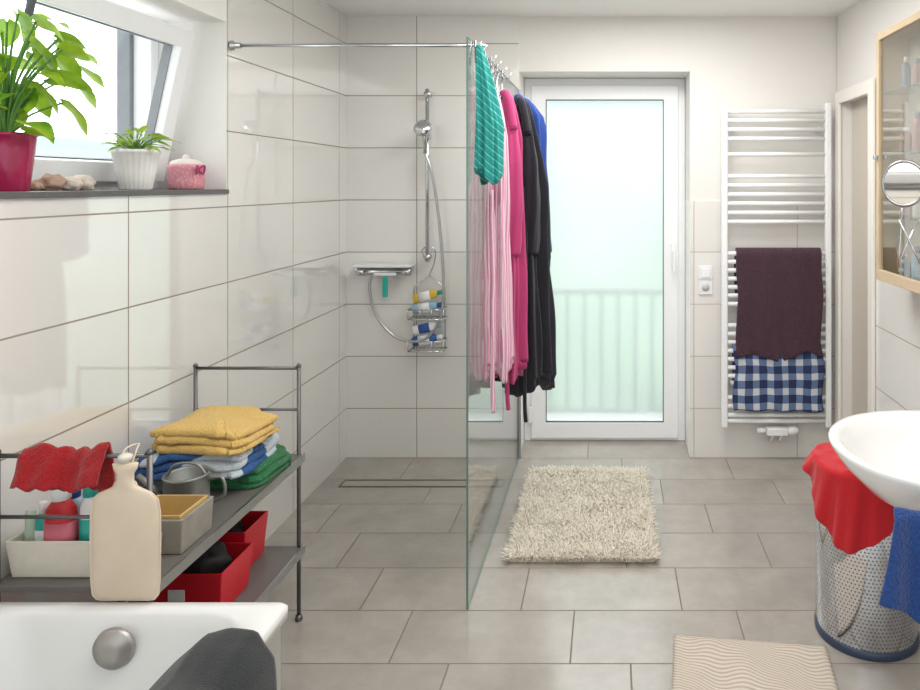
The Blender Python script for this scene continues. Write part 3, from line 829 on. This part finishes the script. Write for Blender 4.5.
for (a, z) in out: V += [(hx_-a-.005, hy_-.0015, z-.003), (hx_+a+.005, hy_-.0015, z-.003), (hx_+a+.005, hy_+.0015, z-.003), (hx_-a-.005, hy_+.0015, z-.003)]
for i in range(len(out)-1):
    for k in range(4): F.append((i*4+k, i*4+(k+1) % 4, (i+1)*4+(k+1) % 4, (i+1)*4+k))
F.append((3, 2, 1, 0)); F.append(tuple(len(V)-4+k for k in range(4)))
mk("seam_rim", V, F, m_hwb, hw, smooth=False, bevel=.001)
lath("stopper", (hx_, hy_, .913), [(.011, 0), (.011, .008), (.016, .010), (.016, .018), (.008, .022)], simple("stopper_white", (225, 218, 205), .4), hw, seg=20)
tubes("hanging_loop", [([(hx_+.012, hy_, .90), (hx_+.02, hy_+.01, .940), (hx_+.005, RYn, .945), (hx_-.01, hy_+.012, .94), (hx_-.015, hy_, .90)], .002, dict(smooth=5))], m_hwb, hw)

m_binred = simple("red_bin_plastic", (205, 26, 42), .35)
b1 = top("red_bin", "red plastic bin with black things inside on lower shelf", "storage bin", (-1.32, 2.30, SL))
obox("bin_body", -1.475, -1.175, 2.20, 2.40, SL, .135, .006, m_binred, b1, .012, .006)
boxes("bin_label", [(-1.34, -1.29, 2.203, 2.206, SL+.05, SL+.085)], m_white, b1)
b2 = top("red_bin", "red plastic bin standing further along the lower shelf", "storage bin", (-1.36, 2.53, SL))
obox("bin_body", -1.495, -1.225, 2.44, 2.61, SL, .145, .006, m_binred, b2, .012, .006)
def lump(name, label, c, rx, ry, rz, mat, seed, cat="cloth"):
    V = []; F = []; nu, nv = 32, 18
    for j in range(nv+1):
        ph = pi*j/nv
        for i in range(nu):
            a = 2*pi*i/nu
            d = Vector((math.sin(ph)*math.cos(a), math.sin(ph)*math.sin(a), math.cos(ph)))
            k = 1+.28*noise.noise(d*2.2+Vector((seed, 0, 0)))+.10*noise.noise(d*6+Vector((seed, 2, 0)))
            V.append((c[0]+d.x*rx*k, c[1]+d.y*ry*k, max(c[2]-rz*.8, c[2]+d.z*rz*k)))
    for j in range(nv):
        for i in range(nu): F.append((j*nu+i, (j+1)*nu+i, (j+1)*nu+(i+1) % nu, j*nu+(i+1) % nu))
    return tag(mk(name, V, F, mat), label, cat)
lump("black_bag", "crumpled black fabric bag inside the red bin", (-1.30, 2.30, SL+.110), .085, .07, .075, m_black, 3)
lump("black_cloth", "small black cloth pouch inside the other red bin", (-1.36, 2.53, SL+.11), .08, .05, .055, m_black, 6)

# ------------------------------------------------------------------ PLANTS & SILL
ZS = WZ0+.018
m_mpot = simple("magenta_pot", (165, 18, 76), .25, coat=.5)
m_soil = simple("soil", (60, 42, 30), .95, var=.3, nscale=80, bump=.8)
def leafmat(name, c1, c2):
    m, nt, b = newmat(name)
    n = NOISE(nt, 18, 4)
    mr = nt.nodes.new("ShaderNodeMapRange"); nt.links.new(n, mr.inputs[0]); mr.inputs[1].default_value = .35; mr.inputs[2].default_value = .65
    nt.links.new(MIX(nt, mr.outputs[0], lin(*c1), lin(*c2)), b.inputs["Base Color"]); b.inputs["Roughness"].default_value = .4
    t = nt.nodes.new("ShaderNodeBsdfTranslucent"); t.inputs[0].default_value = (*lin(*c2), 1)
    mx = nt.nodes.new("ShaderNodeMixShader"); mx.inputs[0].default_value = .35
    nt.links.new(b.outputs[0], mx.inputs[1]); nt.links.new(t.outputs[0], mx.inputs[2])
    nt.links.new(mx.outputs[0], nt.nodes["Material Output"].inputs[0])
    return m
m_leaf1 = leafmat("pothos_leaf", (68, 140, 32), (172, 202, 58))
m_leaf2 = leafmat("light_leaf", (85, 150, 50), (185, 208, 90))
m_stem = simple("stem", (90, 140, 60), .6)
def leaf(base, direction, length, width, droop=.3, roll=0.0, notch=True):
    d = Vector(direction).normalized(); side = d.cross(Vector((0, 0, 1)))
    if side.length < .1: side = Vector((1, 0, 0))
    side.normalize(); side = Matrix.Rotation(roll, 3, d) @ side
    up = side.cross(d).normalized()
    V = []; F = []; nl = 9; nw = 5
    for j in range(nl):
        t = j/(nl-1)
        w = width*.5*(math.sin(pi*min(1, t**.55))**.75 if 0 < t < 1 else (.02 if t else .15))
        if t >= 1: w = .0005
        for i in range(nw):
            s = (i/(nw-1)-.5)*2
            back = -.16*length*abs(s)*(1-t)**3 if notch else 0
            p = Vector(base)+d*(t*length+back)+side*(s*w)+up*(.25*abs(s)*w-droop*length*t*t*1.0+.03*length*math.sin(t*9+s*2)*abs(s))
            V.append(p)
    for j in range(nl-1):
        for i in range(nw-1): F.append((j*nw+i, j*nw+i+1, (j+1)*nw+i+1, (j+1)*nw+i))
    return V, F
def plant(parent, c, leaves, mat, stem_r=.003):
    LV = []; ST = []
    for (dx, dy, dz, az, el, ln, wd) in leaves:
        tip = Vector((c[0]+dx, c[1]+dy, c[2]+dz))
        ST.append((([c, (c[0]+dx*.35, c[1]+dy*.35, c[2]+dz*.6), tip]), stem_r, dict(smooth=5, seg=6)))
        d = (math.cos(az)*math.cos(el), math.sin(az)*math.cos(el), math.sin(el))
        LV.append(leaf(tip, d, ln, wd, roll=random.uniform(-.6, .6)))
    v, f = join(LV); mk("foliage", v, f, mat, parent)
    tubes("stems", ST, m_stem, parent)
pp = top("potted_plant", "yellow-green leafy pothos in a glossy magenta pot", "potted plant", (-1.64, 1.97, ZS))
lath("plant_pot", (-1.64, 1.97, ZS), [(.052, 0), (.054, .003), (.066, .11), (.069, .148), (.072, .15), (.072, .158), (.066, .158), (.062, .12)], m_mpot, pp, seg=40)
lath("potting_soil", (-1.64, 1.97, ZS+.13), [(.062, 0), (.062, .008), (.03, .013)], m_soil, pp)
lv = []
random.seed(21)
for i in range(40):
    ang = random.uniform(0, 2*pi)
    hz = random.uniform(.02, .36); rad = random.uniform(.02, .15)*(1.15-abs(hz-.2)*1.6)
    dx = math.cos(ang)*rad*.75+.02; dy = math.sin(ang)*rad*1.1
    dx = max(dx, -.08)
    az = ang+random.uniform(-.6, .6)
    if dx+math.cos(az)*.08 < -.10: az = pi-az
    lv.append((dx, dy, hz, az, random.uniform(-1.0, .1), random.uniform(.07, .11), random.uniform(.06, .085)))
for k in [(.03, .17, .30, 1.3, -.1, .13, .07), (.05, .16, .20, 1.2, -.5, .12, .075), (.04, .20, .24, 1.4, -.15, .12, .06), (.08, .10, .12, 1.0, -.7, .11, .07), (.02, .1, .36, 1.5, .2, .11, .06)]: lv.append(k)
plant(pp, (-1.64, 1.97, ZS+.13), lv, m_leaf1)

m_wpot = simple("white_ribbed_pot", (232, 230, 226), .35, var=.01)
wp = top("potted_plant", "small light green fern in a white ribbed pot", "potted plant", (-1.63, 2.50, ZS))
lath("plant_pot", (-1.63, 2.50, ZS), [(.045, 0), (.048, .004), (.058, .06), (.070, .125), (.074, .128), (.074, .138), (.068, .138), (.060, .11)], m_wpot, wp, seg=120, rib=.022, nrib=24)
lath("potting_soil", (-1.63, 2.50, ZS+.11), [(.058, 0), (.058, .008), (.03, .012)], m_soil, wp)
lv = []
for i in range(38):
    ang = random.uniform(0, 2*pi); rad = random.uniform(.01, .08); hz = random.uniform(.03, .095)
    lv.append((math.cos(ang)*rad, math.sin(ang)*rad, hz, ang, random.uniform(-.3, .7), random.uniform(.04, .065), random.uniform(.02, .03)))
plant(wp, (-1.63, 2.50, ZS+.11), lv, m_leaf2, .0015)

m_pjar = dotted("pink_jar_knit", (212, 142, 152), (228, 178, 182), 120)
jr = top("pink_jar", "pink crocheted jar with bow and pale lid on the sill", "jar", (-1.62, 2.78, ZS))
c = (-1.62, 2.78, ZS)
lath("jar_body", c, [(.055, 0), (.06, .006), (.062, .03), (.060, .07), (.064, .085), (.060, .095), (.056, .09)], m_pjar, jr, seg=60, rib=.015, nrib=20)
lath("jar_lid", c, [(.056, .085), (.058, .095), (.05, .108), (.03, .115), (.012, .118), (.012, .13), (.004, .133)], simple("lid_white", (228, 218, 212), .5), jr, seg=40)
v, f = join([tube([(c[0]+.06, c[1]-.03, ZS+.075), (c[0]+.07, c[1]-.05, ZS+.09), (c[0]+.065, c[1]-.045, ZS+.06), (c[0]+.06, c[1]-.03, ZS+.075)], .004, smooth=5),
             tube([(c[0]+.06, c[1]-.03, ZS+.075), (c[0]+.075, c[1]-.01, ZS+.09), (c[0]+.07, c[1]-.01, ZS+.06), (c[0]+.06, c[1]-.03, ZS+.075)], .004, smooth=5)])
mk("ribbon_bow", v, f, m_magenta, jr)
m_stone1 = simple("stone_tan", (180, 150, 130), .7, var=.2, nscale=30, bump=.4)
m_stone2 = simple("stone_white", (205, 192, 180), .6, var=.15, nscale=30, bump=.4)
for i, (x, y, r, mt_) in enumerate(((-1.62, 2.105, .035, m_stone1), (-1.60, 2.155, .03, m_stone2), (-1.61, 2.215, .034, m_stone2), (-1.63, 2.06, .02, m_stone1))):
    o = lump("pebble", "smooth pale decorative stone on the window sill" if mt_ is m_stone2 else "tan decorative stone on the window sill", (x, y, ZS+r*.62), r, r, r*.75, mt_, i*3.1, "stone"); o["group"] = "stones on the window sill"

# ------------------------------------------------------------------ CABINET
m_wood = simple("birch_wood", (204, 182, 150), .45, var=.10, nscale=10)
m_cabin = simple("cabinet_inside", (205, 198, 186), .5, var=.03)
cb = top("medicine_cabinet", "birch wall cabinet with glass door and shelves", "cabinet", (1.235, 2.87, 1.17))
CX, CY0, CY1, CZ0, CZ1 = 1.16, 2.57, 3.17, 1.17, 2.235
v, f = ring_frame(CY0, CY1, CZ0, CZ1, .018, .018, .018, CX+.021, XR-.001, 'yz'); mk("cabinet_body", v, f, m_wood, cb, smooth=False, bevel=.001)
boxes("cabinet_back", [(XR-.012, XR-.0015, CY0+.019, CY1-.019, CZ0+.019, CZ1-.019)], m_cabin, cb)
v, f = ring_frame(CY0, CY1, CZ0, CZ1, .030, .045, .030, CX, CX+.020, 'yz'); dd = mk("cabinet_door", v, f, m_wood, cb, smooth=False, bevel=.002)
mk("door_glass", [(CX+.01, CY0+.03, CZ0+.04), (CX+.01, CY1-.03, CZ0+.04), (CX+.01, CY1-.03, CZ1-.03), (CX+.01, CY0+.03, CZ1-.03)], [(0, 1, 2, 3)], glass_mat("door_glass", (.9, .93, .92), f0=.28), dd, smooth=False)
m_shg = glass_mat("shelf_glass", (.85, .93, .9), .08)
for h in (1.44, 1.71, 1.97):
    boxes("glass_shelf", [(CX+.03, XR-.014, CY0+.019, CY1-.019, h, h+.008)], m_shg, cb)
boxes("door_knob", [(CX-.02, CX-.001, CY1-.03, CY1-.012, 1.69, 1.71)], m_chrome, cb, bevel=.004)
random.seed(5)
m_mut = simple("muted_blue", (130, 150, 165), .4); m_mut2 = simple("muted_rose", (190, 150, 148), .4); m_amber = simple("amber", (150, 110, 70), .3)
cols = [m_white, m_lblue, m_mut, m_white, m_mut2, m_amber, m_white]
for si, h in enumerate((1.189, 1.449, 1.719, 1.979)):
    for k in range(4):
        y = 2.70+k*.115
        bottle("cosmetic_bottle", "small cosmetic bottle standing on a glass cabinet shelf", (1.24, y, h), random.uniform(.018, .026), random.uniform(.09, .16), random.choice(cols), random.choice([m_white, m_chrome, m_mut]))["group"] = "bottles in the medicine cabinet"

# magnifying mirror
mm_ = top("shaving_mirror", "round chrome magnifying mirror on scissor wall arm", "mirror", (1.0, 2.49, 1.50))
cm = Vector((1.01, 2.50, 1.585))
rotm = Matrix.Rotation(math.radians(-46), 3, 'Z')
def rotp(vs): return [rotm @ Vector(p)+cm for p in vs]
rimp = [(.076+.006*math.cos(a)*1.0, .004+.006*math.sin(a)) for a in [2*pi*k/12 for k in range(13)]]
v, f = lathe((0, 0, 0), rimp, axis='y', seg=56, cap=False)
mk("mirror_rim", rotp(v), f, simple("rim_chrome", (165, 165, 166), .2, 1), mm_)
v, f = lathe((0, 0, 0), [(.076, .001), (.076, .008)], axis='y', seg=56)
mk("mirror_glass", rotp(v), f, simple("mirror_surface", (240, 236, 230), .03, 1, var=0), mm_, smooth=False)
a0 = Vector((1.0, 2.52, 1.46))
tubes("mirror_stem", [([cm+Vector((0, .012, -.083)), cm+Vector((0, .02, -.10)), a0+Vector((0, 0, -.16))], .005, {})], m_chrome, mm_)
N = 4
for k in range(N):
    x0 = 1.0+k*(XR-1.02)/N; x1 = 1.0+(k+1)*(XR-1.02)/N
    tubes("scissor_link", [([(x0, 2.515, 1.46), (x1, 2.515, 1.31)], .004, {})], m_chrome, mm_)
    tubes("scissor_link", [([(x0, 2.525, 1.31), (x1, 2.525, 1.46)], .004, {})], m_chrome, mm_)
boxes("wall_plate", [(XR-.02, XR-.001, 2.49, 2.55, 1.28, 1.50)], m_chrome, mm_, bevel=.004)

# ------------------------------------------------------------------ WASHBASIN
wbs = top("washbasin", "white oval ceramic washbasin fixed to the wall", "washbasin", (1.0, 2.08, .62))
def ell(cx, cy, rx, ry, z, n=64, e=2.2):
    out = []
    for k in range(n):
        a = 2*pi*k/n; ca, sa = math.cos(a), math.sin(a)
        out.append((min(XR-.001, cx+math.copysign(abs(ca)**(2/e), ca)*rx), cy+math.copysign(abs(sa)**(2/e), sa)*ry, z))
    return out
RH = .84; cxs = .99; SY = 2.07
rings = [ell(1.06, SY, .13, .12, RH-.20), ell(1.04, SY, .20, .17, RH-.185), ell(1.01, SY, .28, .25, RH-.12), ell(cxs+.005, SY, .330, .295, RH-.055), ell(cxs, SY, .350, .315, RH-.015), ell(cxs, SY, .352, .318, RH-.004), ell(cxs, SY, .347, .313, RH+.002),
         ell(cxs, SY, .330, .296, RH), ell(cxs-.005, SY, .308, .276, RH-.012), ell(cxs-.01, SY, .285, .254, RH-.050), ell(cxs-.01, SY, .225, .20, RH-.11), ell(cxs-.01, SY, .12, .11, RH-.145), ell(cxs-.01, SY, .03, .03, RH-.150)]
V = []; F = []; n = 64
for r in rings: V += r
for i in range(len(rings)-1):
    for k in range(n): F.append((i*n+k, i*n+(k+1) % n, (i+1)*n+(k+1) % n, (i+1)*n+k))
F.append(tuple(reversed(range(n)))); F.append(tuple((len(rings)-1)*n+k for k in range(n)))
mk("basin_bowl", V, F, m_ceramic, wbs)
lath("basin_drain", (cxs-.01, SY, RH-.150), [(.026, 0), (.028, .004), (.015, .006)], m_chrome, wbs)
tubes("drain_trap", [([(1.06, SY, RH-.20), (1.06, SY, .52), (1.10, SY, .46), (1.16, SY, .48), (1.20, SY, .52), (XR-.002, SY, .53)], .018, dict(smooth=5, seg=14))], m_chrome, wbs)

tbar = top("towel_bar", "chrome wall towel bar beside the washbasin front", "towel bar", (1.1, 1.73, .78))
tubes("bar", [([(XR-.001, 1.73, .79), (.72, 1.73, .79)], .007, dict(seg=10))], m_chrome, tbar)
m_bluet = fabric("deep_blue_terry", (26, 66, 132), .28, 130, 1, .010)
def bt_(u, v):
    p = interp([(0, 1.70, .605), (0, 1.71, .69), (0, 1.722, .79), (0, 1.73, .801), (0, 1.742, .79), (0, 1.75, .64)], v)
    q = 1-v if v < .5 else v
    lean = .085*(1-u)*(1-v)**.8*1.3
    x = .735+u*.30-lean
    return (x, p.y-.014*(1+math.sin(u*26+v*3))*q*(v < .5), p.z-(.04*math.sin(u*5) if v < .3 else 0)+.02*nz(u*6, v*3)*q+.003)
tag(grid("blue_towel", 60, 50, bt_, m_bluet, solid=.010), "deep blue terry towel hanging beside the washbasin", "towel")

# ------------------------------------------------------------------ LAUNDRY BIN
BX, BY, BR, BH = .908, 2.58, .172, .60
def perf():
    m, nt, b = newmat("perforated_steel"); P, X, Y, Z = POS(nt)
    ang = M(nt, 'ARCTAN2', M(nt, 'SUBTRACT', Y, BY), M(nt, 'SUBTRACT', X, BX))
    s = .0125
    v = M(nt, 'DIVIDE', Z, s); row = M(nt, 'FLOOR', v)
    off = M(nt, 'MULTIPLY', M(nt, 'MODULO', row, 2), .5)
    u = M(nt, 'ADD', M(nt, 'DIVIDE', M(nt, 'MULTIPLY', ang, BR), s), off)
    fu = M(nt, 'SUBTRACT', M(nt, 'FRACT', u), .5); fv = M(nt, 'SUBTRACT', M(nt, 'FRACT', v), .5)
    d = M(nt, 'SQRT', M(nt, 'ADD', M(nt, 'MULTIPLY', fu, fu), M(nt, 'MULTIPLY', fv, fv)))
    hole = M(nt, 'LESS_THAN', d, .22)
    col = MIX(nt, hole, lin(212, 216, 222), lin(90, 90, 92))
    nt.links.new(col, b.inputs["Base Color"])
    nt.links.new(M(nt, 'SUBTRACT', 1, hole), b.inputs["Metallic"])
    b.inputs["Roughness"].default_value = .08
    return m
lb = top("laundry_bin", "round perforated stainless steel laundry bin", "laundry bin", (BX, BY, 0))
lath("bin_body", (BX, BY, 0), [(BR-.002, .025), (BR, .03), (BR, BH-.03), (BR-.002, BH-.025)], perf(), lb, seg=96)
lath("base_ring", (BX, BY, 0), [(BR+.002, 0), (BR+.004, .004), (BR+.004, .022), (BR, .028)], simple("dark_blue_base", (50, 62, 85), .4), lb, seg=64)
lath("bin_lid", (BX, BY, BH-.03), [(BR+.002, 0), (BR+.004, .004), (BR+.003, .02), (BR-.03, .028), (.02, .033)], m_chrome, lb, seg=64)
def rcb(u, v):
    a = u*2*pi
    drop = .15+.04*math.sin(a*2+.5)+.05*math.sin(a*3+2)+.08*math.cos(a-5.3)
    R = BR+.008
    L = R+drop
    s = v*L
    if s < R:
        r = s; z = BH+.012+.030*nz(math.cos(a)*r*12, math.sin(a)*r*12, 4)*min(1, r*10)
        z = max(z, BH+.009)
    else:
        k = (s-R)/max(drop, .01)
        rip = .014*math.sin(a*11+1.2*k+nz(a, 1)*2)+.008*math.sin(a*21+k*2)
        r = R+.008*k+max(-.002, rip*k+.008*k)+.006; z = BH+.008-(s-R)*.97
    return (BX+r*math.cos(a), BY+r*math.sin(a), z)
m_redc2 = fabric("bright_red_cloth", (186, 22, 32), .08, 120, .3, .003)
tag(grid("red_cloth", 200, 50, rcb, m_redc2, solid=.004), "bright red cloth draped over the laundry bin", "cloth")

# ------------------------------------------------------------------ LIGHTS / WORLD
w = bpy.data.worlds.new("World"); sc.world = w; w.use_nodes = True
nt = w.node_tree; bg = nt.nodes["Background"]
bg.inputs[0].default_value = (.95, .98, 1.0, 1)
tc = nt.nodes.new("ShaderNodeTexCoord"); sx = nt.nodes.new("ShaderNodeSeparateXYZ")
nt.links.new(tc.outputs["Generated"], sx.inputs[0])
st = M(nt, 'ADD', M(nt, 'MULTIPLY', sx.outputs[1], 1.05), 1.9)  # sky strength graded by direction to shape room light, dimmer behind the camera
st = M(nt, 'ADD', st, M(nt, 'MULTIPLY', sx.outputs[0], -.45))
nt.links.new(st, bg.inputs[1])
def area(name, loc, rot, sx, sy, power, color=(1, 1, 1)):
    l = bpy.data.lights.new(name, 'AREA'); l.shape = 'RECTANGLE'; l.size = sx; l.size_y = sy; l.energy = power; l.color = color
    o = bpy.data.objects.new(name, l); COL.objects.link(o); o.location = loc; o.rotation_euler = rot
    o["label"] = "added soft rectangular fill light without a fixture"; o["category"] = "light"
    return o
area("ceiling_fill", (.0, 1.6, 2.54), (0, 0, 0), 1.6, 1.6, 17, (1, .99, .97))  # added overhead fill out of view, no lamp hangs here
area("ceiling_fill", (.2, 3.2, 2.545), (0, 0, 0), .9, .9, 19, (1, .99, .97))  # second added fill, brightens the far part of the room

sc.view_settings.view_transform = 'Standard'
sc.view_settings.exposure = 0.60

cam = bpy.data.cameras.new("camera"); co = bpy.data.objects.new("camera", cam); COL.objects.link(co)
co.location = (0, 0, 1.58); co.rotation_euler = (pi/2, 0, 0)
cam.sensor_width = 36; cam.lens = 727/920*36
cam.shift_x = -150/920; cam.shift_y = -160/920; cam.clip_start = .02
sc.camera = co
